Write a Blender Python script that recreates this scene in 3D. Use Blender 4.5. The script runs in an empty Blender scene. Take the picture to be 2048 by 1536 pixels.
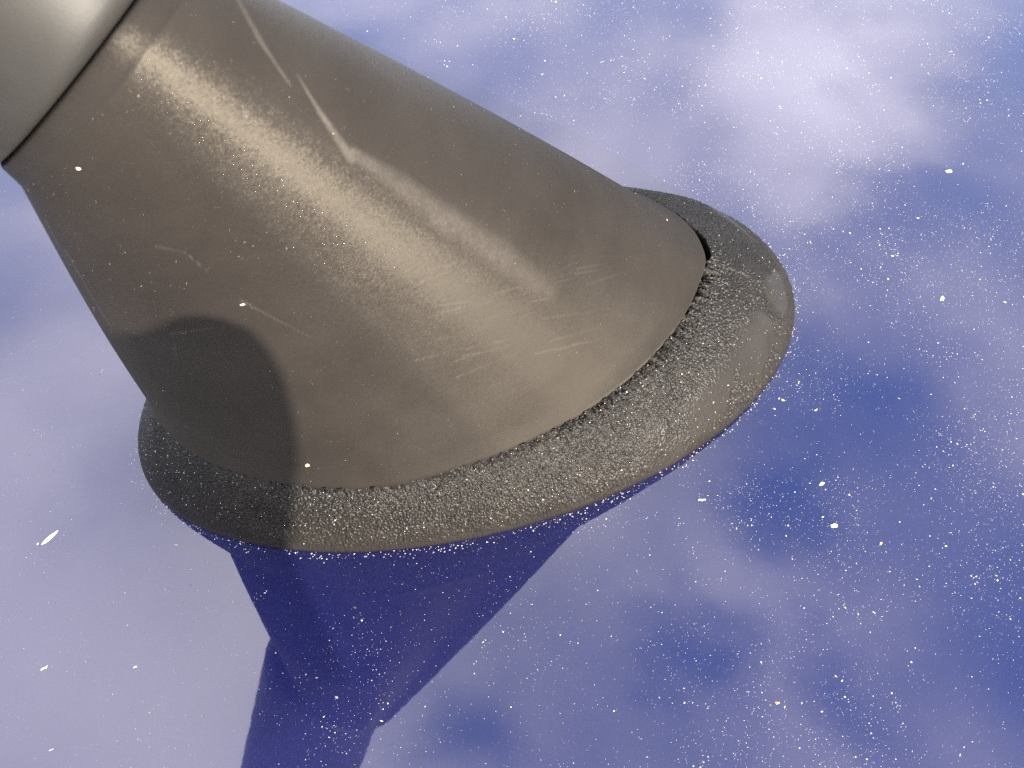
import bpy, bmesh, math, random
import numpy as np
from mathutils import Vector, Matrix
from mathutils.bvhtree import BVHTree

SC = bpy.context.scene
COL = SC.collection
SC.unit_settings.system = 'METRIC'
SC.unit_settings.scale_length = 0.01          # one unit is one centimetre
rng = np.random.default_rng(11)
random.seed(5)

# ------------------------------------------------------------------ camera
F_PX, CAM_H, PITCH = 1968.9, 7.5, math.radians(54.882)    # focal length in pixels of the 2048 px wide photo
cam = bpy.data.cameras.new("camera")
cam_o = bpy.data.objects.new("camera", cam)
COL.objects.link(cam_o)
cam_o.location = (0, 0, CAM_H)
cam_o.rotation_euler = (math.radians(90) - PITCH, 0, 0)
cam.sensor_width = 36.0
cam.lens = F_PX / 2048.0 * 36.0
cam.clip_start = 0.05
cam.clip_end = 5000
cam.dof.use_dof = True
cam.dof.focus_distance = 8.6
cam.dof.aperture_fstop = (cam.lens * 1e-3) / 0.026         # opening 0.026 units wide
SC.camera = cam_o
cs, cc = math.sin(PITCH), math.cos(PITCH)

def pix_dir(u, v):
    x = (u - 1024) / F_PX; y = -(v - 768) / F_PX
    return Vector((x, y * cs + cc, y * cc - cs))
def at(u, v, z=0.0):
    d = pix_dir(u, v)
    return Vector((0, 0, CAM_H)) + d * ((z - CAM_H) / d.z)
def project(P):
    d = P - np.array([0, 0, CAM_H])
    dep = d[:, 1] * cc - d[:, 2] * cs
    up = d[:, 1] * cs + d[:, 2] * cc
    return np.stack([1024 + F_PX * d[:, 0] / dep, 768 - F_PX * up / dep], 1)

# ------------------------------------------------------------------ sun, sky, exposure
SUN_DIR = Vector((0.575, -0.785, 0.24)).normalized()          # towards the sun
sun = bpy.data.lights.new("sun", 'SUN')
sun.energy = 2.8; sun.angle = math.radians(0.53); sun.color = (1.0, 0.91, 0.77)
sun_o = bpy.data.objects.new("sun", sun); COL.objects.link(sun_o)
sun_o.rotation_euler = SUN_DIR.to_track_quat('Z', 'Y').to_euler()
sun_o.location = SUN_DIR * 60

SC.view_settings.view_transform = 'Standard'
SC.view_settings.look = 'None'
SC.view_settings.gamma = 1.0
SC.view_settings.exposure = 3.35

world = bpy.data.worlds.new("World"); SC.world = world
world.use_nodes = True
def build_sky():
    nt = world.node_tree; N = nt.nodes; L = nt.links
    N.clear()
    def n(t, **k):
        x = N.new(t)
        for a, b in k.items(): setattr(x, a, b)
        return x
    def math_(op, a, b=None, c=None, clamp=False):
        x = n('ShaderNodeMath', operation=op, use_clamp=clamp)
        for i, q in enumerate((a, b, c)):
            if q is None: continue
            if isinstance(q, (int, float)): x.inputs[i].default_value = q
            else: L.new(q, x.inputs[i])
        return x.outputs[0]
    out = n('ShaderNodeOutputWorld'); bg = n('ShaderNodeBackground')
    bg.inputs[1].default_value = 0.15
    L.new(bg.outputs[0], out.inputs[0])
    sky = n('ShaderNodeTexSky', sky_type='NISHITA', sun_disc=False, ozone_density=2.5)
    sky.sun_elevation = math.asin(SUN_DIR.z)
    sky.sun_rotation = math.atan2(SUN_DIR.x, SUN_DIR.y)
    tc = n('ShaderNodeTexCoord')
    sep = n('ShaderNodeSeparateXYZ'); L.new(tc.outputs['Generated'], sep.inputs[0])
    zz = math_('MAXIMUM', sep.outputs[2], 0.06)
    comb = n('ShaderNodeCombineXYZ')
    L.new(math_('DIVIDE', sep.outputs[0], zz), comb.inputs[0])
    L.new(math_('DIVIDE', sep.outputs[1], zz), comb.inputs[1])
    lay = comb.outputs[0]                                    # position on a flat cloud layer
    no = n('ShaderNodeTexNoise'); no.inputs['Scale'].default_value = 2.6
    no.inputs['Detail'].default_value = 4; no.inputs['Roughness'].default_value = 0.42
    no.inputs['Distortion'].default_value = 0.0
    L.new(lay, no.inputs['Vector'])
    dens = math_('MULTIPLY_ADD', no.outputs[0], 1.3, -0.01)
    wv = n('ShaderNodeTexNoise'); wv.inputs['Scale'].default_value = 5.0; wv.inputs['Detail'].default_value = 3
    L.new(lay, wv.inputs['Vector'])
    wc = n('ShaderNodeVectorMath', operation='MULTIPLY_ADD'); L.new(wv.outputs['Color'], wc.inputs[0])
    wc.inputs[1].default_value = (.30, .30, 0); wc.inputs[2].default_value = (-.15, -.15, 0)
    wl = n('ShaderNodeVectorMath', operation='ADD'); L.new(lay, wl.inputs[0]); L.new(wc.outputs[0], wl.inputs[1])
    lay = wl.outputs[0]
    # banks of cloud (+) and openings of blue (-) : x, y on the layer, radius, amount
    for x, y, r, a in [(0.45, 1.33, 0.19, 0.50), (0.23, 1.12, 0.2, 0.12), (0.41, 1.08, 0.12, 0.2),
                       (0.47, 0.92, 0.10, -0.22), (0.39, 0.74, 0.08, -0.24), (0.314, 0.58, 0.06, -0.36), (0.44, 0.65, 0.10, -0.12),
                       (0.16, 0.37, 0.05, -0.38), (0.22, 0.42, 0.04, -0.22), (0.345, 0.335, 0.07, -0.36), (0.49, 0.315, 0.11, -0.30),
                       (-0.037, 0.29, 0.055, -0.3), (0.60, 0.45, 0.11, -0.2), (-0.27, 1.40, 0.15, -0.12), (0.0, 1.34, 0.09, -0.08),
                       (0.57, 1.32, 0.055, -0.12), (0.58, 1.04, 0.11, -0.15), (0.06, 0.43, 0.13, -0.12), (0.10, 0.27, 0.12, -0.17), (0.68, 1.12, 0.2, -0.22),
                       (-0.50, 0.48, 0.40, 0.36)]:
        sub = n('ShaderNodeVectorMath', operation='DISTANCE'); L.new(lay, sub.inputs[0]); sub.inputs[1].default_value = (x, y, 0)
        q = math_('DIVIDE', sub.outputs['Value'], r)
        g = math_('POWER', 2.718, math_('MULTIPLY', math_('MULTIPLY', q, q), -1.0))
        dens = math_('MULTIPLY_ADD', g, a, dens)
    cov = n('ShaderNodeMapRange', interpolation_type='SMOOTHSTEP'); cov.clamp = True
    L.new(dens, cov.inputs[0]); cov.inputs[1].default_value = 0.05; cov.inputs[2].default_value = 0.95
    thick = n('ShaderNodeMapRange'); L.new(dens, thick.inputs[0])
    thick.inputs[1].default_value = 0.5; thick.inputs[2].default_value = 1.4
    thick.inputs[3].default_value = 2.7; thick.inputs[4].default_value = 6.0
    cl = n('ShaderNodeMix', data_type='RGBA', blend_type='MULTIPLY'); cl.inputs[0].default_value = 1.0
    cl.inputs[6].default_value = (1.0, 0.96, 1.0, 1)
    L.new(thick.outputs[0], cl.inputs[7])
    mix = n('ShaderNodeMix', data_type='RGBA')
    L.new(cov.outputs[0], mix.inputs[0]); L.new(sky.outputs[0], mix.inputs[6]); L.new(cl.outputs[2], mix.inputs[7])
    # below the horizon: dull ground far off
    gr = n('ShaderNodeMapRange', interpolation_type='SMOOTHSTEP'); L.new(sep.outputs[2], gr.inputs[0])
    gr.inputs[1].default_value = -0.02; gr.inputs[2].default_value = 0.10
    mg = n('ShaderNodeMix', data_type='RGBA'); L.new(gr.outputs[0], mg.inputs[0])
    mg.inputs[6].default_value = (1.2, 1.05, 0.9, 1); L.new(mix.outputs[2], mg.inputs[7])
    L.new(mg.outputs[2], bg.inputs[0])
build_sky()
SC.cycles.use_denoising = False
SC.cycles.sample_clamp_indirect = 8

# ------------------------------------------------------------------ helpers
def tag(o, label=None, cat=None, group=None, kind=None):
    for k, v in (('label', label), ('category', cat), ('group', group), ('kind', kind)):
        if v: o[k] = v
    return o
def mesh_obj(name, V, Fc, mat, parent=None, smooth=True):
    me = bpy.data.meshes.new(name)
    V = np.asarray(V, np.float32)
    Fc = np.asarray(Fc, np.int32)
    k = Fc.shape[1]
    me.vertices.add(len(V)); me.vertices.foreach_set('co', V.ravel())
    me.loops.add(Fc.size); me.loops.foreach_set('vertex_index', Fc.ravel())
    me.polygons.add(len(Fc)); me.polygons.foreach_set('loop_start', np.arange(0, Fc.size, k, dtype=np.int32))
    me.update(calc_edges=True); me.validate()
    if smooth: me.polygons.foreach_set('use_smooth', np.ones(len(me.polygons), bool))
    me.materials.append(mat)
    o = bpy.data.objects.new(name, me); COL.objects.link(o)
    if parent: o.parent = parent
    return o
def bm_obj(name, bm, mat, parent=None, smooth=True):
    me = bpy.data.meshes.new(name); bm.to_mesh(me); bm.free()
    if smooth:
        for p in me.polygons: p.use_smooth = True
    me.materials.append(mat)
    o = bpy.data.objects.new(name, me); COL.objects.link(o)
    if parent: o.parent = parent
    return o
def fattr(o, name, vals, typ='FLOAT'):
    a = o.data.attributes.new(name, typ, 'POINT')
    a.data.foreach_set('value' if typ == 'FLOAT' else 'color', np.asarray(vals, np.float32).ravel())
def grid_faces(n, m, closed=True):
    i = np.arange(n)[:, None]; j = np.arange(m - 1)[None]
    if not closed: i = i[:-1]
    i2 = (i + 1) % n
    a = i * m + j; b = i2 * m + j; c = i2 * m + j + 1; d = i * m + j + 1
    return np.stack(np.broadcast_arrays(a, b, c, d), -1).reshape(-1, 4)
def hash3(ix, iy, iz, k):
    h = (ix.astype(np.int64) * 73856093) ^ (iy.astype(np.int64) * 19349663) ^ (iz.astype(np.int64) * 83492791) ^ (k * 2654435)
    h = (h ^ (h >> 13)) * 1274126177 & 0x7fffffff
    h = (h ^ (h >> 15)) * 668265263 & 0x7fffffff
    return ((h ^ (h >> 11)) % 100003) / 100003.0
def worley(P):
    base = np.floor(P).astype(np.int64)
    f1 = np.full(len(P), 9.0); f2 = np.full(len(P), 9.0); idv = np.zeros(len(P))
    for dx in (-1, 0, 1):
        for dy in (-1, 0, 1):
            for dz in (-1, 0, 1):
                c = base + [dx, dy, dz]
                q = np.stack([c[:, 0] + hash3(c[:, 0], c[:, 1], c[:, 2], 1), c[:, 1] + hash3(c[:, 0], c[:, 1], c[:, 2], 2),
                              c[:, 2] + hash3(c[:, 0], c[:, 1], c[:, 2], 3)], 1)
                d = np.sqrt(((q - P) ** 2).sum(1))
                hid = hash3(c[:, 0], c[:, 1], c[:, 2], 7)
                near = d < f1
                f2 = np.where(near, f1, np.minimum(f2, d)); idv = np.where(near, hid, idv); f1 = np.where(near, d, f1)
    return f1, f2, idv
def vnoise(P):
    b = np.floor(P).astype(np.int64); f = P - b; f = f * f * (3 - 2 * f)
    r = 0
    for dx in (0, 1):
        for dy in (0, 1):
            for dz in (0, 1):
                w = (f[:, 0] if dx else 1 - f[:, 0]) * (f[:, 1] if dy else 1 - f[:, 1]) * (f[:, 2] if dz else 1 - f[:, 2])
                r = r + w * hash3(b[:, 0] + dx, b[:, 1] + dy, b[:, 2] + dz, 5)
    return r
def fbm(P, o=3):
    return sum(vnoise(P * 2 ** k + 17.3 * k) * 0.5 ** k for k in range(o)) / sum(0.5 ** k for k in range(o))

# ------------------------------------------------------------------ materials
def new_mat(name):
    m = bpy.data.materials.new(name); m.use_nodes = True
    nt = m.node_tree; p = nt.nodes['Principled BSDF']
    return m, nt, p
def node(nt, t, **k):
    x = nt.nodes.new(t)
    for a, b in k.items(): setattr(x, a, b)
    return x
def noise(nt, vec, scale, detail=2, rough=0.5):
    x = node(nt, 'ShaderNodeTexNoise'); x.inputs['Scale'].default_value = scale
    x.inputs['Detail'].default_value = detail; x.inputs['Roughness'].default_value = rough
    if vec is not None: nt.links.new(vec, x.inputs['Vector'])
    return x
def ramp(nt, fac, stops):
    x = node(nt, 'ShaderNodeValToRGB'); e = x.color_ramp.elements
    while len(e) < len(stops): e.new(0.5)
    for el, (p, c) in zip(e, stops): el.position = p; el.color = c if len(c) == 4 else (*c, 1)
    nt.links.new(fac, x.inputs[0]); return x
def maprange(nt, v, a, b, c, d, smooth=False):
    x = node(nt, 'ShaderNodeMapRange')
    if smooth: x.interpolation_type = 'SMOOTHSTEP'
    nt.links.new(v, x.inputs[0])
    for i, q in enumerate((a, b, c, d)): x.inputs[i + 1].default_value = q
    return x.outputs[0]
def bump(nt, h, strength, dist, normal=None):
    x = node(nt, 'ShaderNodeBump'); x.inputs['Strength'].default_value = strength; x.inputs['Distance'].default_value = dist
    nt.links.new(h, x.inputs['Height'])
    if normal is not None: nt.links.new(normal, x.inputs['Normal'])
    return x.outputs[0]

def paint_material():
    m, nt, p = new_mat("blue_metallic_paint"); L = nt.links
    tc = node(nt, 'ShaderNodeTexCoord')
    flake = node(nt, 'ShaderNodeTexVoronoi'); flake.inputs['Scale'].default_value = 130
    L.new(tc.outputs['Object'], flake.inputs['Vector'])
    fl = ramp(nt, flake.outputs['Color'], [(0.0, (0.0075, 0.0078, 0.037)), (0.75, (0.0078, 0.0094, 0.050)), (1.0, (0.018, 0.019, 0.075))])
    film = noise(nt, tc.outputs['Object'], 1.3, 5, 0.6)
    mx = node(nt, 'ShaderNodeMix', data_type='RGBA')
    L.new(maprange(nt, film.outputs[0], 0.45, 0.8, 0.0, 0.05), mx.inputs[0])
    L.new(fl.outputs[0], mx.inputs[6]); mx.inputs[7].default_value = (0.05, 0.045, 0.06, 1)
    L.new(mx.outputs[2], p.inputs['Base Color'])
    p.inputs['Metallic'].default_value = 0.6
    p.inputs['Roughness'].default_value = 0.62
    p.inputs['Specular IOR Level'].default_value = 0.0
    p.inputs['Coat Weight'].default_value = 1.0
    p.inputs['Coat Roughness'].default_value = 0.025
    p.inputs['Coat IOR'].default_value = 1.57
    peel = noise(nt, tc.outputs['Object'], 9, 2)
    L.new(bump(nt, peel.outputs[0], 0.010, 0.01), p.inputs['Coat Normal'])
    return m
def plastic_material():
    m, nt, p = new_mat("weathered_grey_plastic"); L = nt.links
    tc = node(nt, 'ShaderNodeTexCoord')
    sc_ = node(nt, 'ShaderNodeAttribute', attribute_name='scuff')
    su = node(nt, 'ShaderNodeAttribute', attribute_name='around'); sv = node(nt, 'ShaderNodeAttribute', attribute_name='height')
    cx = node(nt, 'ShaderNodeCombineXYZ'); L.new(su.outputs['Fac'], cx.inputs[0]); L.new(sv.outputs['Fac'], cx.inputs[1])
    vm = node(nt, 'ShaderNodeVectorMath', operation='MULTIPLY'); L.new(cx.outputs[0], vm.inputs[0]); vm.inputs[1].default_value = (2.2, 110, 1)
    streak = noise(nt, vm.outputs[0], 1.0, 4, 0.7)
    blot = noise(nt, tc.outputs['Object'], 1.6, 4, 0.6)
    grain = noise(nt, tc.outputs['Object'], 150, 2, 0.6)
    base = ramp(nt, blot.outputs[0], [(0.3, (0.0084, 0.0070, 0.0061)), (0.7, (0.0116, 0.0099, 0.0087))])
    fine = noise(nt, tc.outputs['Object'], 40, 3, 0.7)
    sm = node(nt, 'ShaderNodeMath', operation='MULTIPLY'); L.new(sc_.outputs['Fac'], sm.inputs[0])
    L.new(maprange(nt, fine.outputs[0], 0.25, 0.7, 0.45, 1.0), sm.inputs[1])
    mx = node(nt, 'ShaderNodeMix', data_type='RGBA'); L.new(sm.outputs[0], mx.inputs[0])
    L.new(base.outputs[0], mx.inputs[6]); mx.inputs[7].default_value = (0.064, 0.057, 0.050, 1)
    L.new(mx.outputs[2], p.inputs['Base Color'])
    gd = node(nt, 'ShaderNodeAttribute', attribute_name='grain_dir')
    L.new(gd.outputs['Vector'], p.inputs['Tangent']); p.inputs['Anisotropic'].default_value = 0.93
    p.inputs['Specular IOR Level'].default_value = 0.155; p.inputs['Specular Tint'].default_value = (1, .91, .78, 1)
    rr = node(nt, 'ShaderNodeMath', operation='ADD'); L.new(maprange(nt, streak.outputs[0], 0.3, 0.7, 0.40, 0.48), rr.inputs[0])
    L.new(maprange(nt, sc_.outputs['Fac'], 0, 1, 0, 0.15), rr.inputs[1])
    r2 = node(nt, 'ShaderNodeMath', operation='ADD'); L.new(rr.outputs[0], r2.inputs[0])       # the skin is duller low down, where it is rubbed
    L.new(maprange(nt, sv.outputs['Fac'], 0.2, 2.4, 0.36, 0.0, True), r2.inputs[1])
    L.new(r2.outputs[0], p.inputs['Roughness'])
    b1 = bump(nt, streak.outputs[0], 0.25, 0.004)
    b2 = bump(nt, grain.outputs[0], 0.3, 0.003, b1)
    fl = node(nt, 'ShaderNodeTexVoronoi'); fl.inputs['Scale'].default_value = 95
    L.new(tc.outputs['Object'], fl.inputs['Vector'])
    ce = node(nt, 'ShaderNodeVectorMath', operation='SUBTRACT'); L.new(fl.outputs['Color'], ce.inputs[0]); ce.inputs[1].default_value = (.5, .5, .5)
    sc2 = node(nt, 'ShaderNodeVectorMath', operation='SCALE'); L.new(ce.outputs[0], sc2.inputs[0]); sc2.inputs['Scale'].default_value = 0.10
    ad = node(nt, 'ShaderNodeVectorMath', operation='ADD'); L.new(b2, ad.inputs[0]); L.new(sc2.outputs[0], ad.inputs[1])
    nz = node(nt, 'ShaderNodeVectorMath', operation='NORMALIZE'); L.new(ad.outputs[0], nz.inputs[0])
    L.new(nz.outputs[0], p.inputs['Normal'])
    return m
def collar_material():
    m, nt, p = new_mat("satin_grey_collar"); L = nt.links
    tc = node(nt, 'ShaderNodeTexCoord')
    blot = noise(nt, tc.outputs['Object'], 2.2, 4, 0.6); grain = noise(nt, tc.outputs['Object'], 60, 3, 0.6)
    base = ramp(nt, blot.outputs[0], [(0.3, (0.0110, 0.0105, 0.0098)), (0.7, (0.0140, 0.0134, 0.0126))])
    L.new(base.outputs[0], p.inputs['Base Color'])
    p.inputs['Specular IOR Level'].default_value = 0.16; p.inputs['Roughness'].default_value = 0.50
    L.new(bump(nt, grain.outputs[0], 0.15, 0.004), p.inputs['Normal'])
    return m
def rubber_material():
    m, nt, p = new_mat("perished_black_rubber"); L = nt.links
    tc = node(nt, 'ShaderNodeTexCoord')
    dust = node(nt, 'ShaderNodeAttribute', attribute_name='dusty')
    pit = node(nt, 'ShaderNodeAttribute', attribute_name='pit')
    g = noise(nt, tc.outputs['Object'], 55, 3, 0.65); b = noise(nt, tc.outputs['Object'], 2.5, 4, 0.6)
    base = ramp(nt, b.outputs[0], [(0.3, (0.0040, 0.0035, 0.0032)), (0.7, (0.0072, 0.0063, 0.0056))])
    mx = node(nt, 'ShaderNodeMix', data_type='RGBA'); L.new(dust.outputs['Fac'], mx.inputs[0])
    L.new(base.outputs[0], mx.inputs[6]); mx.inputs[7].default_value = (0.015, 0.013, 0.011, 1)
    L.new(mx.outputs[2], p.inputs['Base Color'])
    p.inputs['Roughness'].default_value = 0.42; p.inputs['Specular IOR Level'].default_value = 0.12
    L.new(bump(nt, g.outputs[0], 0.5, 0.008), p.inputs['Normal'])
    return m
def grain_material(name, rough=0.6):
    m, nt, p = new_mat(name)
    a = node(nt, 'ShaderNodeAttribute', attribute_name='tint')
    nt.links.new(a.outputs['Color'], p.inputs['Base Color'])
    p.inputs['Roughness'].default_value = rough
    return m
def flat_material(name, col, rough=0.6, var=0.25, scale=40):
    m, nt, p = new_mat(name)
    tc = node(nt, 'ShaderNodeTexCoord'); b = noise(nt, tc.outputs['Object'], scale, 3, 0.6)
    r = ramp(nt, b.outputs[0], [(0.3, tuple(c * (1 - var) for c in col)), (0.7, tuple(min(1, c * (1 + var)) for c in col))])
    nt.links.new(r.outputs[0], p.inputs['Base Color']); p.inputs['Roughness'].default_value = rough
    return m
M_PAINT = paint_material(); M_PLASTIC = plastic_material(); M_COLLAR = collar_material(); M_RUBBER = rubber_material()
M_GRAIN = grain_material("pale_dust")

# ------------------------------------------------------------------ car roof
def build_roof():
    bm = bmesh.new()
    xs = np.linspace(-55, 65, 61); ys = np.linspace(-40, 110, 76)
    def z(x, y):
        r = max(0, math.hypot(x, y - 5) - 14)
        return -0.0009 * r * r
    V = [[bm.verts.new((x, y, z(x, y))) for y in ys] for x in xs]
    for i in range(len(xs) - 1):
        for j in range(len(ys) - 1):
            bm.faces.new((V[i][j], V[i + 1][j], V[i + 1][j + 1], V[i][j + 1]))
    # turned-down edge, so the panel has thickness
    ring = [V[i][0] for i in range(len(xs))] + [V[-1][j] for j in range(1, len(ys))] + \
           [V[i][-1] for i in range(len(xs) - 2, -1, -1)] + [V[0][j] for j in range(len(ys) - 2, 0, -1)]
    low = [bm.verts.new(v.co + Vector((0, 0, -4))) for v in ring]
    for k in range(len(ring)):
        k2 = (k + 1) % len(ring)
        bm.faces.new((ring[k], low[k], low[k2], ring[k2]))
    o = bm_obj("car_roof", bm, M_PAINT)
    tag(o, "glossy blue metallic car roof panel reflecting cloudy sky", None, None, 'structure')
    return o
build_roof()

# ------------------------------------------------------------------ antenna
ant = bpy.data.objects.new("roof_antenna", None); COL.objects.link(ant)
tag(ant, "grey plastic car roof antenna base with cracked black rubber gasket and mast collar", "antenna")
A_DIR = np.array([.930, .367]); A_N = np.array([-.367, .930])
ZB = 1.02
front = [(-2.850,4.259),(-2.752,4.165),(-2.608,4.027),(-2.385,3.870),(-2.059,3.738),(-1.746,3.665),(-1.440,3.622),(-1.214,3.609),(-0.916,3.639),(-0.620,3.717),(-0.320,3.826),(-0.092,3.915),(0.218,4.082),(0.496,4.249),(0.700,4.402),(0.911,4.587),(1.132,4.823),(1.318,5.057),(1.464,5.271),(1.573,5.492),(1.662,5.720),(1.726,5.896),(1.686,6.136),(1.635,6.291),(1.495,6.480),(1.324,6.628),(1.171,6.760)]
back = [tuple(a * A_DIR + b * A_N) for a, b in ((2.7, 6.25), (1.5, 6.45), (.4, 6.3), (-.45, 5.95), (-.95, 5.4))]
def closed_curve(pts, n, sig):
    p = np.array(pts); q = np.vstack([p, p[:1]])
    s = np.r_[0, np.cumsum(np.hypot(*np.diff(q, axis=0).T))]
    t = np.linspace(0, s[-1], n, endpoint=False)
    c = np.stack([np.interp(t, s, q[:, k]) for k in (0, 1)], 1)
    w = np.arange(-n // 2, n // 2); ker = np.exp(-.5 * (w / (sig / s[-1] * n)) ** 2); ker /= ker.sum()
    F = np.fft.fft(np.fft.ifftshift(ker))
    return np.stack([np.real(np.fft.ifft(np.fft.fft(c[:, k]) * F)) for k in (0, 1)], 1)
def smooth_per(a, n, frac):
    w = np.arange(-n // 2, n // 2); ker = np.exp(-.5 * (w / (frac * n)) ** 2); ker /= ker.sum()
    return np.real(np.fft.ifft(np.fft.fft(a) * np.fft.fft(np.fft.ifftshift(ker))))
NB = 720
OUT = closed_curve(front + back, NB, 0.075)
TAN = np.roll(OUT, -1, 0) - np.roll(OUT, 1, 0)
ang = np.unwrap(np.arctan2(TAN[:, 1], TAN[:, 0]))
NRM2 = np.stack([np.sin(ang), -np.cos(ang)], 1)              # outward
RC = np.array([-2.0065, 4.0502, 4.3768])
def unit(az, el): return np.array([math.cos(az) * math.cos(el), math.sin(az) * math.cos(el), math.sin(el)])
RN = unit(2.9756, .8053)                                      # normal of the mouth of the housing
MN = unit(3.52, 1.285)                                     # direction of the mast
RA = np.array([1., 0, 0]); RA -= RN * (RA @ RN); RA /= np.linalg.norm(RA); RB = np.cross(RN, RA)
E_A, E_B, E_P = .6261, .8696, 1.2067
def oval(n=1440):
    t = np.linspace(0, 2 * np.pi, n, endpoint=False)
    u = E_A * np.cos(t); w = E_B * np.sin(t)
    return np.stack([u * math.cos(E_P) - w * math.sin(E_P), u * math.sin(E_P) + w * math.cos(E_P)], 1)
OV = oval()
OV3 = OV[:, :1] * RA + OV[:, 1:] * RB
_t = np.roll(OV3, -1, 0) - np.roll(OV3, 1, 0)
OVANG = np.unwrap(np.arctan2(_t[:, 1], _t[:, 0]))            # heading seen from above
def ring(phi, c, k):
    ph = (np.asarray(phi) - OVANG[0]) % (2 * np.pi) + OVANG[0]
    xs = np.r_[OVANG, OVANG[0] + 2 * np.pi]
    P = np.stack([np.interp(ph, xs, np.r_[OV3[:, i], OV3[:1, i]]) for i in range(3)], 1)
    return c + k * P
# each foot point is joined to the point of the mouth that shares its supporting plane, so the flank is a developable skin
RING0 = RC + OV3
idx = np.zeros(NB)
for k in range(NB):
    dlt = RING0 - np.r_[OUT[k], ZB]
    idx[k] = np.argmax((dlt[:, 0] * NRM2[k, 0] + dlt[:, 1] * NRM2[k, 1]) / dlt[:, 2])
NO = len(OV3)
idx = np.unwrap(idx / NO * 2 * np.pi)
lin = np.linspace(0, 2 * np.pi, NB, endpoint=False)
idx = lin + smooth_per(idx - lin, NB, .006)
MOUTH = np.stack([np.interp(idx % (2 * np.pi), np.arange(NO + 1) / NO * 2 * np.pi, np.r_[OV3[:, i], OV3[:1, i]]) for i in range(3)], 1)
def mouth(c, k): return c + k * MOUTH
def loft(v):
    """body surface between the foot outline (v=0) and the crease ring (v=1)"""
    O = np.c_[OUT, np.full(NB, ZB)]; R = mouth(RC, 1.0)
    P = O * (1 - v) + R * v
    n3 = np.c_[NRM2, np.full(NB, .35)]; n3 /= np.linalg.norm(n3, axis=1)[:, None]
    Lg = np.linalg.norm(R - O, axis=1)
    d = v * Lg                                                # distance above the foot
    lip = 0.035 * np.clip(1 - d / 0.26, 0, 1) ** 2
    return P + n3 * (0.03 * math.sin(math.pi * v) + lip - 0.035 * (1 - v))[:, None]
vs = np.r_[np.linspace(0, .12, 30), np.linspace(.12, 1, 250)[1:]]
rows = []
for zz, off in ((0.35, -.10), (0.6, -.085), (.86, -.07), (.93, -.035), (.955, -.012)):
    rows.append(np.c_[OUT + NRM2 * off, np.full(NB, zz)])
nlow = len(rows)
rows += [loft(v) for v in vs]
for d, r in ((.008, .994), (.05, .98), (.10, .967), (.13, .958), (.142, .945), (.147, .92)):
    rows.append(mouth(RC + RN * d, r))
rows.append(mouth(RC + RN * .150, .86)); rows.append(mouth(RC + RN * .20, .80)); rows.append(mouth(RC + RN * .20, .02))
G = np.stack(rows, 1); MB = G.shape[1]
BV = G.reshape(-1, 3)
body = mesh_obj("housing", BV, grid_faces(NB, MB), M_PLASTIC, ant)
bvh = BVHTree.FromPolygons([tuple(map(float, v)) for v in BV], [tuple(map(int, f)) for f in grid_faces(NB, MB)])
hv = np.r_[np.zeros(nlow), vs, np.ones(MB - nlow - len(vs))]
fattr(body, 'height', np.tile(hv, NB) * 3.0)
gen = np.zeros_like(G); gen[:, :, :] = (G[:, MB - 12] - G[:, nlow + 30])[:, None]
gen /= np.linalg.norm(gen, axis=2)[..., None]
ga = body.data.attributes.new('grain_dir', 'FLOAT_VECTOR', 'POINT'); ga.data.foreach_set('vector', gen.astype(np.float32).ravel())
fattr(body, 'around', np.repeat(np.minimum(np.arange(NB), NB - np.arange(NB)) / NB * 14.0, MB))
# pale scuff rubbed along the flank
UV = project(BV)
def band(pts, wid, soft):
    best = np.zeros(len(UV))
    for (p, q, w0, w1, a0, a1) in pts:
        p = np.array(p, float); q = np.array(q, float); d = q - p; L2 = d @ d
        t = np.clip(((UV - p) @ d) / L2, 0, 1)
        dist = np.linalg.norm(UV - p - t[:, None] * d, axis=1)
        w = w0 + (w1 - w0) * t; a = a0 + (a1 - a0) * t
        best = np.maximum(best, a * np.clip((w - dist) / (soft * w) , 0, 1))
    return best
wob = (fbm(BV * 16, 3) - .5) * .9
scuff = band([((455, -40), (520, 80), 5, 7, .25, .38), ((520, 80), (580, 170), 7, 3, .38, .38),
              ((594, 148), (640, 225), 2, 7, .35, .55), ((640, 225), (704, 318), 7, 14, .58, .5),
              ((706, 306), (800, 368), 16, 28, .42, .32), ((800, 368), (905, 450), 28, 34, .32, .32),
              ((890, 430), (1000, 510), 30, 38, .28, .28), ((1000, 510), (1098, 582), 38, 26, .28, .12),
              ((268, 158), (310, 70), 2.5, 2.5, .4, .1)], 0, .75)
scuff *= .85 * np.clip(1 + wob, .3, 1.2)
hair = []
for _ in range(34):                                            # hair scratches along the brushed flank
    x, y = rng.uniform(820, 1180), rng.uniform(520, 760); l_ = rng.uniform(40, 150); a_ = math.radians(rng.normal(-14, 6))
    hair.append(((x, y), (x + l_ * math.cos(a_), y + l_ * math.sin(a_)), 1.6, 1.6, rng.uniform(.1, .35), .05))
for (x, y, l_, a_) in ((310, 492, 60, 12), (370, 505, 60, 40), (90, 440, 120, 62), (130, 500, 130, 60), (196, 615, 50, 55), (340, 668, 90, -8), (350, 690, 30, 85), (480, 600, 160, 28)):
    a_ = math.radians(a_); hair.append(((x, y), (x + l_ * math.cos(a_), y + l_ * math.sin(a_)), 1.8, 1.5, .35, .1))
scuff = np.maximum(scuff, band(hair, 0, .8))
fattr(body, 'scuff', np.clip(scuff, 0, 1))

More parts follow.
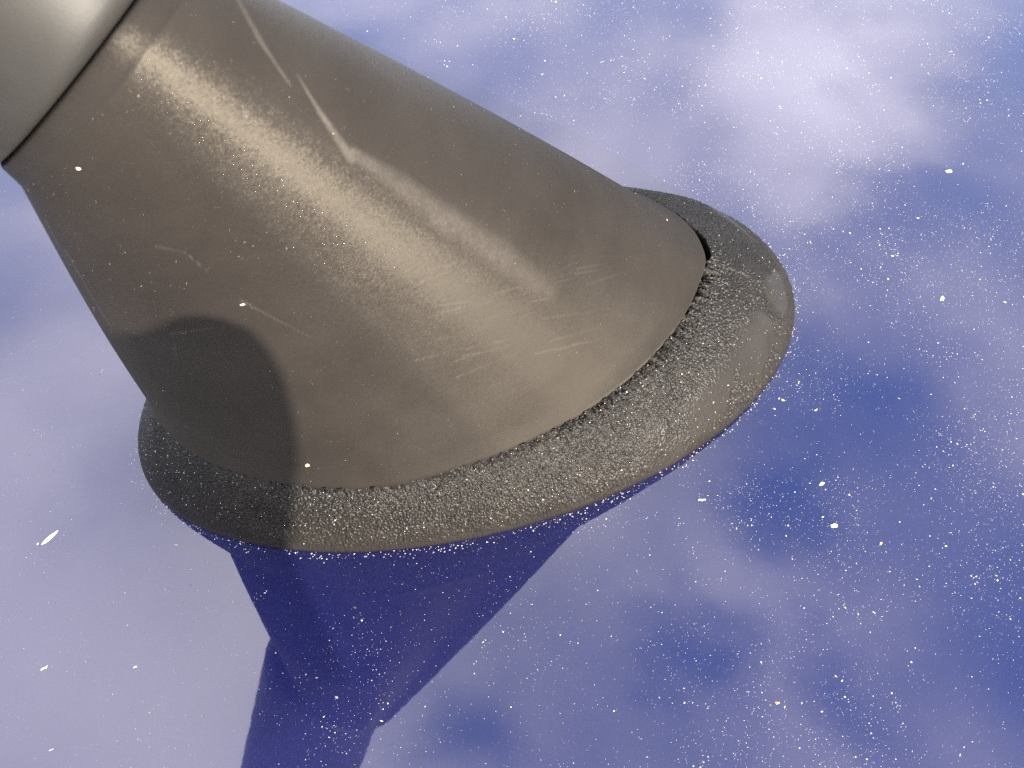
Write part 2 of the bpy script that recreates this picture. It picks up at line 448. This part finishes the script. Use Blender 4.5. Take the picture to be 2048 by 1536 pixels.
# collar and mast
def lathe(name, prof, mat, parent, n=200):
    P = []
    for d, r in prof:
        q = ring(OVANG[0] + np.linspace(0, 2 * np.pi, n, endpoint=False), RC * 0, 1.0)
        b = RC + RN * .152 + (RN * d if d < .3 else RN * .3 + MN * (d - .3))
        P.append(b + q * r)
    Gd = np.stack(P, 1)
    return mesh_obj(name, Gd.reshape(-1, 3), grid_faces(n, Gd.shape[1]), mat, parent)
prof = [(0, .02), (0, .90), (.004, .945), (.014, .985), (.03, 1.015), (.055, 1.038), (.09, 1.056), (.14, 1.066)]
prof += [(.14 + 5.2 * t, 1.066 + .09 * t) for t in np.linspace(0, 1, 24)[1:]]
prof += [(5.42, 1.12), (5.47, 1.04), (5.48, .45), (5.48, .02)]
lathe("collar", prof, M_COLLAR, ant)
lathe("mast", [(5.46, .02), (5.46, .45), (5.8, .45), (5.95, .30), (25, .18), (25.1, .12), (25.12, .01)], M_COLLAR, ant, 64)

# rubber gasket -----------------------------------------------------
NG, MG = 2600, 176
seg = np.r_[0, np.cumsum(np.linalg.norm(np.diff(np.vstack([OUT, OUT[:1]]), axis=0), axis=1))]
tt = np.linspace(0, seg[-1], NG, endpoint=False)
def res(a): return np.interp(tt, seg, np.r_[a, a[:1]])
IN2 = np.stack([res(OUT[:, 0]), res(OUT[:, 1])], 1)
T2 = np.roll(IN2, -3, 0) - np.roll(IN2, 3, 0); T2 /= np.linalg.norm(T2, axis=1)[:, None]
N2 = np.stack([T2[:, 1], -T2[:, 0]], 1)
# pulled-open gap at the nose and its back side
nose = np.array([1.50, 5.60])
uin = project(np.c_[IN2, np.full(NG, ZB)])
gap = np.full(NG, -0.012)
gp = np.interp(uin[:, 1], [375, 390, 420, 455, 480, 505, 516, 522], [.005, .02, .022, .03, .075, .07, .05, 0])
sel = (uin[:, 0] > 1240) & (uin[:, 1] < 525) & (uin[:, 1] > 370)
gap[sel] = gp[sel] - .004
jag = (fbm(np.c_[IN2 * 9, np.zeros(NG)], 3) - .5)
torn = np.clip(fbm(np.c_[IN2 * 16, np.ones(NG) * 3], 2) - .48, 0, 1) * .16
inner = IN2 + N2 * (gap + np.where(sel, np.abs(jag) * .03, 0))[:, None]
# outer foot : ellipse on the roof, matched by angle about a moving centre line
ec = np.array([-.2786, 5.5845]); ea, eb, et = 3.2065, 1.8153, .3763
d0 = IN2 - (ec + np.array([-.25, -.0]))
def ell_point(dirs):
    u = dirs @ [math.cos(et), math.sin(et)]; v = dirs @ [-math.sin(et), math.cos(et)]
    th = np.arctan2(v / eb, u / ea)
    return th
th = np.unwrap(ell_point(d0)); th = smooth_per(th - np.linspace(0, 2 * np.pi, NG, endpoint=False), NG, .03) + np.linspace(0, 2 * np.pi, NG, endpoint=False)
ex = np.cos(th) * ea; ey = np.sin(th) * eb * (1 + .0434 * np.cos(th))
OUTER = ec + ex[:, None] * np.array([math.cos(et), math.sin(et)]) + ey[:, None] * np.array([-math.sin(et), math.cos(et)])
w = np.linspace(0, 1, MG)
Wg = w ** .95
zprof = (ZB - .01) * (.45 * np.sin(np.pi / 2 * np.clip(Wg, 0, 1)) ** .5 + .55 * Wg)
GP = OUTER[:, None] * (1 - Wg[None, :, None]) + inner[:, None] * Wg[None, :, None]
GP = GP + (N2 * (torn * ~sel * np.clip((IN2[:, 0] + 1.9) / .6, 0, 1))[:, None])[:, None, :] * (np.clip((Wg - .86) / .14, 0, 1) ** 1.5)[None, :, None]
Z = np.broadcast_to(zprof, (NG, MG)).copy()
GP3 = np.concatenate([GP, Z[..., None]], 2)
# surface normals of the plain shape
du = np.roll(GP3, -1, 0) - np.roll(GP3, 1, 0); dv = np.gradient(GP3, axis=1)
gn = np.cross(du, dv); gn /= np.linalg.norm(gn, axis=2)[..., None] + 1e-9
if gn[NG // 8, MG // 2, 2] < 0: gn = -gn
Pf = GP3.reshape(-1, 3); Wf = np.tile(w, NG); S_ = np.repeat(tt, MG)
f1, f2, cid = worley(Pf / .021)
g1, g2, gid = worley(Pf / .0125 + 50)
peb = np.clip(1 - f1 * 1.25, 0, 1) ** .7 * (.2 + .8 * cid) + .45 * np.clip(1 - g1 * 1.25, 0, 1) ** .7 * gid - .35 * np.clip(1 - (f2 - f1) / .2, 0, 1)
patch = fbm(Pf * 2.3 + 3.1, 3)
nose_w = np.clip((Pf[:, 0] - .9) / .8, 0, 1)
smooth_patch = np.clip((patch - .53) / .09, 0, 1) * np.clip((.50 - Wf) / .2, 0, 1) * nose_w       # worn-smooth islands near the rim
left_w = np.clip((-1.75 - Pf[:, 0]) / .8, 0, 1)
rough_amp = (1 - .92 * smooth_patch) * (1 - .6 * left_w) * np.clip(Wf / .02, .3, 1)
c1, c2, cidc = worley(np.c_[S_ / .075, Wf * 1.6 + 40, np.zeros(len(S_)) + .5 + fbm(Pf * 6, 2) * .3])
crack = np.clip(1 - (c2 - c1) / .34, 0, 1) ** 1.5
near_gap = np.clip((Pf[:, 1] - 5.75) / .25, 0, 1)
edge = np.clip((Wf - .74) / .24, 0, 1) ** 1.5 * (1 - .85 * left_w) * (1 - .9 * near_gap)
big = fbm(Pf * 14, 3) - .5
disp = (peb - .4) * .025 * rough_amp * (.8 + .5 * edge) + big * .004 * rough_amp - crack * edge * .085 * (.5 + fbm(Pf * 3 + 9, 2))
top_in = np.clip((Wf - .93) / .07, 0, 1)
tooth = crack * top_in * (1 - .85 * left_w) * (1 - .9 * near_gap)
Pd = Pf + gn.reshape(-1, 3) * disp[:, None]
Pd[:, 2] -= tooth * .07
Pd[:, 2] = np.maximum(Pd[:, 2], .0015)
GD = Pd.reshape(NG, MG, 3)
extra = [np.c_[OUTER * .992 + ec * .008, np.full(NG, .0012)]]
wall = [np.c_[inner, np.full(NG, z_)] for z_ in (.94, .78, .5)]
wall = [np.minimum(GD[:, -1], a + [0, 0, 9]) * 0 + a for a in wall]
GD = np.concatenate([np.stack(extra, 1), GD, np.stack(wall, 1)], 1)
MGT = GD.shape[1]
gasket = mesh_obj("gasket", GD.reshape(-1, 3), grid_faces(NG, MGT), M_RUBBER, ant)
dusty = np.clip(fbm(Pf * 3.5 + 8, 3) * 1.3 - .45, 0, 1) * .5 + smooth_patch * .45 + np.clip((.22 - Wf) / .22, 0, 1) * .25
pad = lambda a: np.concatenate([a.reshape(NG, MG)[:, :1], a.reshape(NG, MG), np.zeros((NG, 3))], 1).ravel()
fattr(gasket, 'dusty', np.clip(pad(dusty), 0, 1)); fattr(gasket, 'pit', pad(crack))

# ------------------------------------------------------------------ dust
OCT_V = np.array([(1, 0, 0), (-1, 0, 0), (0, 1, 0), (0, -1, 0), (0, 0, 1), (0, 0, -1)], float)
OCT_F = np.array([(0, 2, 4), (2, 1, 4), (1, 3, 4), (3, 0, 4), (2, 0, 5), (1, 2, 5), (3, 1, 5), (0, 3, 5)])
def grains(name, pos, nrm, size, flat, mat, tint_fn):
    n = len(pos)
    V = OCT_V[None] * (1 + rng.normal(0, .28, (n, 6, 1)))
    st = rng.uniform(.55, 1.9, n)
    V = V * np.stack([st, 1 / np.sqrt(st), np.full(n, flat)], 1)[:, None]
    a = rng.uniform(0, 2 * np.pi, n)
    t = np.cross(nrm, np.where(np.abs(nrm[:, 2:]) > .9, [[1., 0, 0]], [[0, 0, 1.]])); t /= np.linalg.norm(t, axis=1)[:, None]
    b = np.cross(nrm, t)
    e1 = t * np.cos(a)[:, None] + b * np.sin(a)[:, None]; e2 = np.cross(nrm, e1)
    tl = rng.normal(0, .35, (n, 2))
    e3 = nrm + e1 * tl[:, :1] + e2 * tl[:, 1:]
    W = pos[:, None] + size[:, None, None] * (V[..., :1] * e1[:, None] + V[..., 1:2] * e2[:, None] + V[..., 2:] * e3[:, None])
    W += (nrm * (size * flat * .6)[:, None])[:, None]
    Fc = (OCT_F[None] + 6 * np.arange(n)[:, None, None]).reshape(-1, 3)
    o = mesh_obj(name, W.reshape(-1, 3), Fc, mat, None, False)
    fattr(o, 'tint', np.repeat(tint_fn(n), 6, 0), 'FLOAT_COLOR')
    return o
def pale(n):
    c = np.ones((n, 4)); k = rng.uniform(.10, .55, n)
    c[:, :3] = k[:, None] * np.array([1, .97, .93])
    odd = rng.random(n) < .12
    c[odd, :3] *= np.stack([rng.uniform(.8, 1.1, odd.sum()), rng.uniform(.6, 1, odd.sum()), rng.uniform(.5, 1.1, odd.sum())], 1)
    return np.clip(c, 0, .9)
def inside_gasket(p):
    q = p - ec; u = q @ [math.cos(et), math.sin(et)]; v = q @ [-math.sin(et), math.cos(et)]
    return (u / (ea - .03)) ** 2 + (v / (eb - .03)) ** 2 < 1
def roof_points(n, thin):
    p = np.stack([rng.uniform(-6.5, 8, n), rng.uniform(1.6, 11.5, n)], 1)
    dens = .28 + .72 / (1 + np.exp(-(p[:, 0] + .9) / .45 - (3.6 - p[:, 1]) * .0))
    dens *= np.clip(.25 + 3.2 * (fbm(np.c_[p * 1.5, np.zeros(n)], 4) - .42), .22, 1)
    keep = (rng.random(n) < dens * thin) & ~inside_gasket(p)
    return np.c_[p[keep], np.zeros(keep.sum())]
UP = lambda n: np.tile([0., 0, 1], (n, 1))
pa = roof_points(17000, 1); pb = roof_points(150000, .9)
# clumps
cl = roof_points(900, .5)
cl = np.repeat(cl, 6, 0) + np.c_[rng.normal(0, .03, (len(cl) * 6, 2)), np.zeros(len(cl) * 6)]
cl = cl[~inside_gasket(cl[:, :2])]
ft = OUTER[rng.integers(0, NG, 900)]                           # grit gathered along the foot of the gasket
ft = ft + (ft - ec) / np.linalg.norm(ft - ec, axis=1)[:, None] * np.abs(rng.normal(.004, .05, 900))[:, None]
cl = np.vstack([cl, np.c_[ft, np.zeros(900)]])
pos = np.vstack([pa, pb, cl])
size = np.r_[np.clip(rng.lognormal(math.log(.0030), .48, len(pa)), .0015, .02), rng.uniform(.0008, .0026, len(pb)), rng.uniform(.002, .006, len(cl))]
d_roof = grains("dust", pos, UP(len(pos)), size, .45, M_GRAIN, pale)
tag(d_roof, "pale sparkling dust grains scattered over the blue roof paint", None, None, 'stuff')
# grains lying on the antenna itself
def housing_points(n):
    i = rng.integers(0, NB, n); j = nlow + (len(vs) * rng.random(n)).astype(int)
    j = np.clip(j, nlow, MB - 4)
    f = rng.random((n, 1))
    P = G[i, j] * (1 - f) + G[(i + 1) % NB, np.minimum(j + 1, MB - 1)] * f
    a = G[(i + 1) % NB, j] - G[i, j]; b = G[i, j + 1] - G[i, j]
    nn = np.cross(a, b); nn /= np.linalg.norm(nn, axis=1)[:, None] + 1e-9
    return P, nn
hp, hn = housing_points(2600)
if (hn[:, 2] < 0).mean() > .5: hn = -hn
hs = np.r_[rng.uniform(.0012, .0030, 130), rng.uniform(.0005, .0012, 2470)]
gi = rng.integers(0, NG, 2600); gj = rng.integers(3, MG - 2, 2600)
gpz = GD[gi, gj + 1]; gnn = gn[gi, gj]
gs = np.clip(rng.lognormal(math.log(.0029), .4, 2600), .001, .009)
def warm(n):
    c = pale(n); c[:, :3] *= np.array([1, .93, .78]); return c
d_ant = grains("dust", np.vstack([hp, gpz]), np.vstack([hn, gnn]), np.r_[hs, gs], .5, M_GRAIN, warm)
tag(d_ant, "fine pale specks clinging to the antenna housing and gasket", None, None, 'stuff')

# ------------------------------------------------------------------ single bits of debris
def chip(name, label, cat, u, v, length, width, ang_deg, col, surf='roof', lumps=5, thick=.35, rough=.6):
    length *= .58; width *= .5; col = tuple(c * .62 for c in col)
    """an irregular faceted crumb lying on the roof or on the antenna, ang measured in the picture"""
    if surf == 'roof':
        p = at(u, v); n = Vector((0, 0, 1))
    else:
        d = pix_dir(u, v).normalized()
        if surf == 'gasket':
            hit = gbvh.ray_cast(Vector((0, 0, CAM_H)), d)
        else:
            hit = bvh.ray_cast(Vector((0, 0, CAM_H)), d)
        p, n = hit[0], hit[1]
        if n.dot(d) > 0: n = -n
    q = p + Vector((0, 0, 0))
    a = math.radians(ang_deg)
    cam_right = Vector((1, 0, 0)); cam_up = Vector((0, cs, cc))
    ax = cam_right * math.cos(a) + cam_up * math.sin(a)
    e1 = (ax - n * ax.dot(n)).normalized(); e2 = n.cross(e1)
    bm = bmesh.new()
    for k in range(lumps):
        t = (k + .5) / lumps - .5
        r = width * .5 * (1 - 1.2 * t * t) * random.uniform(.75, 1.2)
        mt = Matrix((e1, e2, n)).transposed().to_4x4()
        ctr = e1 * (t * length) + e2 * random.uniform(-.25, .25) * width + n * (r * thick)
        s = Matrix.Diagonal((max(length / lumps * .9, r) * random.uniform(.8, 1.2), r, r * thick * 1.3, 1))
        res_ = bmesh.ops.create_icosphere(bm, subdivisions=1, radius=1, matrix=Matrix.Translation(ctr) @ mt @ s)
        for vv in res_['verts']:
            vv.co += Vector((random.uniform(-1, 1), random.uniform(-1, 1), random.uniform(-1, 1))) * r * .18
    o = bm_obj(name, bm, flat_material(name + "_surface", col, rough), None, False)
    o.location = q
    return tag(o, label, cat)
gbvh = BVHTree.FromPolygons([tuple(map(float, v)) for v in GD[::2].reshape(-1, 3)],
                            [tuple(map(int, f)) for f in grid_faces(NG // 2, MGT)])
def splinter():
    a = at(83, 1090); b = at(117, 1061)
    d = (b - a); L_ = d.length; d.normalize(); s = Vector((-d.y, d.x, 0))
    bm = bmesh.new(); top = []; bot = []
    prof_ = [(0, .10), (.12, .62), (.35, 1), (.6, .95), (.85, .55), (1, .06)]
    lo = [bm.verts.new(a + d * (t * L_) + s * (w_ * .018) + Vector((0, 0, .002))) for t, w_ in prof_]
    ro = [bm.verts.new(a + d * (t * L_) - s * (w_ * .018) + Vector((0, 0, .002))) for t, w_ in prof_]
    mid = [bm.verts.new(a + d * (t * L_) + s * (w_ * .003) + Vector((0, 0, .004 + .016 * w_))) for t, w_ in prof_]
    for k in range(5):
        bm.faces.new((lo[k], lo[k + 1], mid[k + 1], mid[k])); bm.faces.new((mid[k], mid[k + 1], ro[k + 1], ro[k]))
        bm.faces.new((ro[k], ro[k + 1], lo[k + 1], lo[k]))
    bm.faces.new((lo[0], mid[0], ro[0])); bm.faces.new((ro[5], mid[5], lo[5]))
    c = sum((v.co for v in bm.verts), Vector()) / len(bm.verts)
    for v in bm.verts: v.co -= c
    o = bm_obj("splinter", bm, flat_material("white_splinter", (.75, .75, .76), .5), None, False)
    o.location = c
    tag(o, "long white pointed splinter on the blue paint left of the antenna", "splinter")
splinter()
W_ = (.8, .78, .74)
chip("crumb", "cream crumb near the lower left corner below the white splinter", "crumb", 89, 1337, .09, .04, 42, (.75, .68, .5))
chip("flake", "small lilac white flake halfway between cream crumb and antenna reflection", "flake", 271, 1334, .045, .026, 15, W_)
chip("flake", "pale ragged flake lowest at the lower left edge", "flake", 103, 1500, .06, .022, 25, (.6, .58, .55))
chip("crumb", "dull tan crumb on the paint left of the gasket's lower edge", "crumb", 353, 1090, .06, .026, -15, (.34, .30, .22))
chip("flake", "flat white oblong flake right of the antenna reflection, below the gasket", "flake", 1404, 1000, .10, .036, 3, W_)
chip("clump", "large yellowish clump of grit near the upper right edge", "grit", 1897, 343, .11, .07, 10, (.8, .74, .6), lumps=7)
chip("clump", "white clump of grit right of the gasket nose near the right edge", "grit", 1884, 598, .09, .06, 60, W_, lumps=7)
chip("clump", "roundish white grit clump just left of the upper orange grain", "grit", 1668, 1052, .075, .065, 20, W_, lumps=6)
chip("clump", "white grit clump nearest to the right of the flat oblong flake", "grit", 1643, 968, .07, .05, 30, W_, lumps=6)
chip("grain", "orange grain on the paint at the right, upper of two", "grain", 1762, 1087, .05, .035, 40, (.75, .36, .10), lumps=3)
chip("grain", "orange grain on the paint at the bottom, lower of two", "grain", 1555, 1406, .05, .035, 10, (.75, .36, .10), lumps=3)
chip("crumb", "tan branching crumb on the paint just right of the gasket edge", "crumb", 1632, 820, .06, .02, 40, (.75, .55, .35))
chip("clump", "yellow clump of grit on the housing by its lower left edge", "grit", 615, 930, .065, .05, 80, (.8, .66, .32), 'body', 8)
chip("speck", "bright white speck on the housing near the mast collar", "speck", 157, 337, .03, .022, -20, (.85, .82, .7), 'body', 3)
chip("speck", "cream oblong speck alone on the middle of the housing flank", "speck", 485, 609, .04, .022, 25, (.75, .68, .55), 'body', 4)
chip("speck", "white upright speck on the housing beside the open gap", "speck", 1334, 440, .035, .016, 75, W_, 'body', 3)
chip("fibre", "short curved cream fibre lying on the rubber gasket", "fibre", 1155, 949, .085, .012, -4, (.8, .72, .5), 'gasket', 7)

# ------------------------------------------------------------------ phone added out of view, outline shaped to throw the shade on the housing
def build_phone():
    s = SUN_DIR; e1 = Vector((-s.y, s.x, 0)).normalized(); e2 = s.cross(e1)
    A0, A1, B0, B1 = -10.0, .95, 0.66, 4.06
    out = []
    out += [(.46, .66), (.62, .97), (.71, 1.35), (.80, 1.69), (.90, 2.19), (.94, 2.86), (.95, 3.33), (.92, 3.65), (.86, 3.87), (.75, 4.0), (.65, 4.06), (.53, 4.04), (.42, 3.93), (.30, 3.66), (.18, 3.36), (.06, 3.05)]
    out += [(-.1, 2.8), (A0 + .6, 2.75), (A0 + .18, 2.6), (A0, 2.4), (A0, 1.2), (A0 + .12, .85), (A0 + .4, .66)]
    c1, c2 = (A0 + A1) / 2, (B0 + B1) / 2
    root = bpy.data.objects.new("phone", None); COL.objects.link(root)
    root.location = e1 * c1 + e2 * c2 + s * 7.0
    tag(root, "slim dark phone added out of frame, its outline shaped to shade the housing", "phone")
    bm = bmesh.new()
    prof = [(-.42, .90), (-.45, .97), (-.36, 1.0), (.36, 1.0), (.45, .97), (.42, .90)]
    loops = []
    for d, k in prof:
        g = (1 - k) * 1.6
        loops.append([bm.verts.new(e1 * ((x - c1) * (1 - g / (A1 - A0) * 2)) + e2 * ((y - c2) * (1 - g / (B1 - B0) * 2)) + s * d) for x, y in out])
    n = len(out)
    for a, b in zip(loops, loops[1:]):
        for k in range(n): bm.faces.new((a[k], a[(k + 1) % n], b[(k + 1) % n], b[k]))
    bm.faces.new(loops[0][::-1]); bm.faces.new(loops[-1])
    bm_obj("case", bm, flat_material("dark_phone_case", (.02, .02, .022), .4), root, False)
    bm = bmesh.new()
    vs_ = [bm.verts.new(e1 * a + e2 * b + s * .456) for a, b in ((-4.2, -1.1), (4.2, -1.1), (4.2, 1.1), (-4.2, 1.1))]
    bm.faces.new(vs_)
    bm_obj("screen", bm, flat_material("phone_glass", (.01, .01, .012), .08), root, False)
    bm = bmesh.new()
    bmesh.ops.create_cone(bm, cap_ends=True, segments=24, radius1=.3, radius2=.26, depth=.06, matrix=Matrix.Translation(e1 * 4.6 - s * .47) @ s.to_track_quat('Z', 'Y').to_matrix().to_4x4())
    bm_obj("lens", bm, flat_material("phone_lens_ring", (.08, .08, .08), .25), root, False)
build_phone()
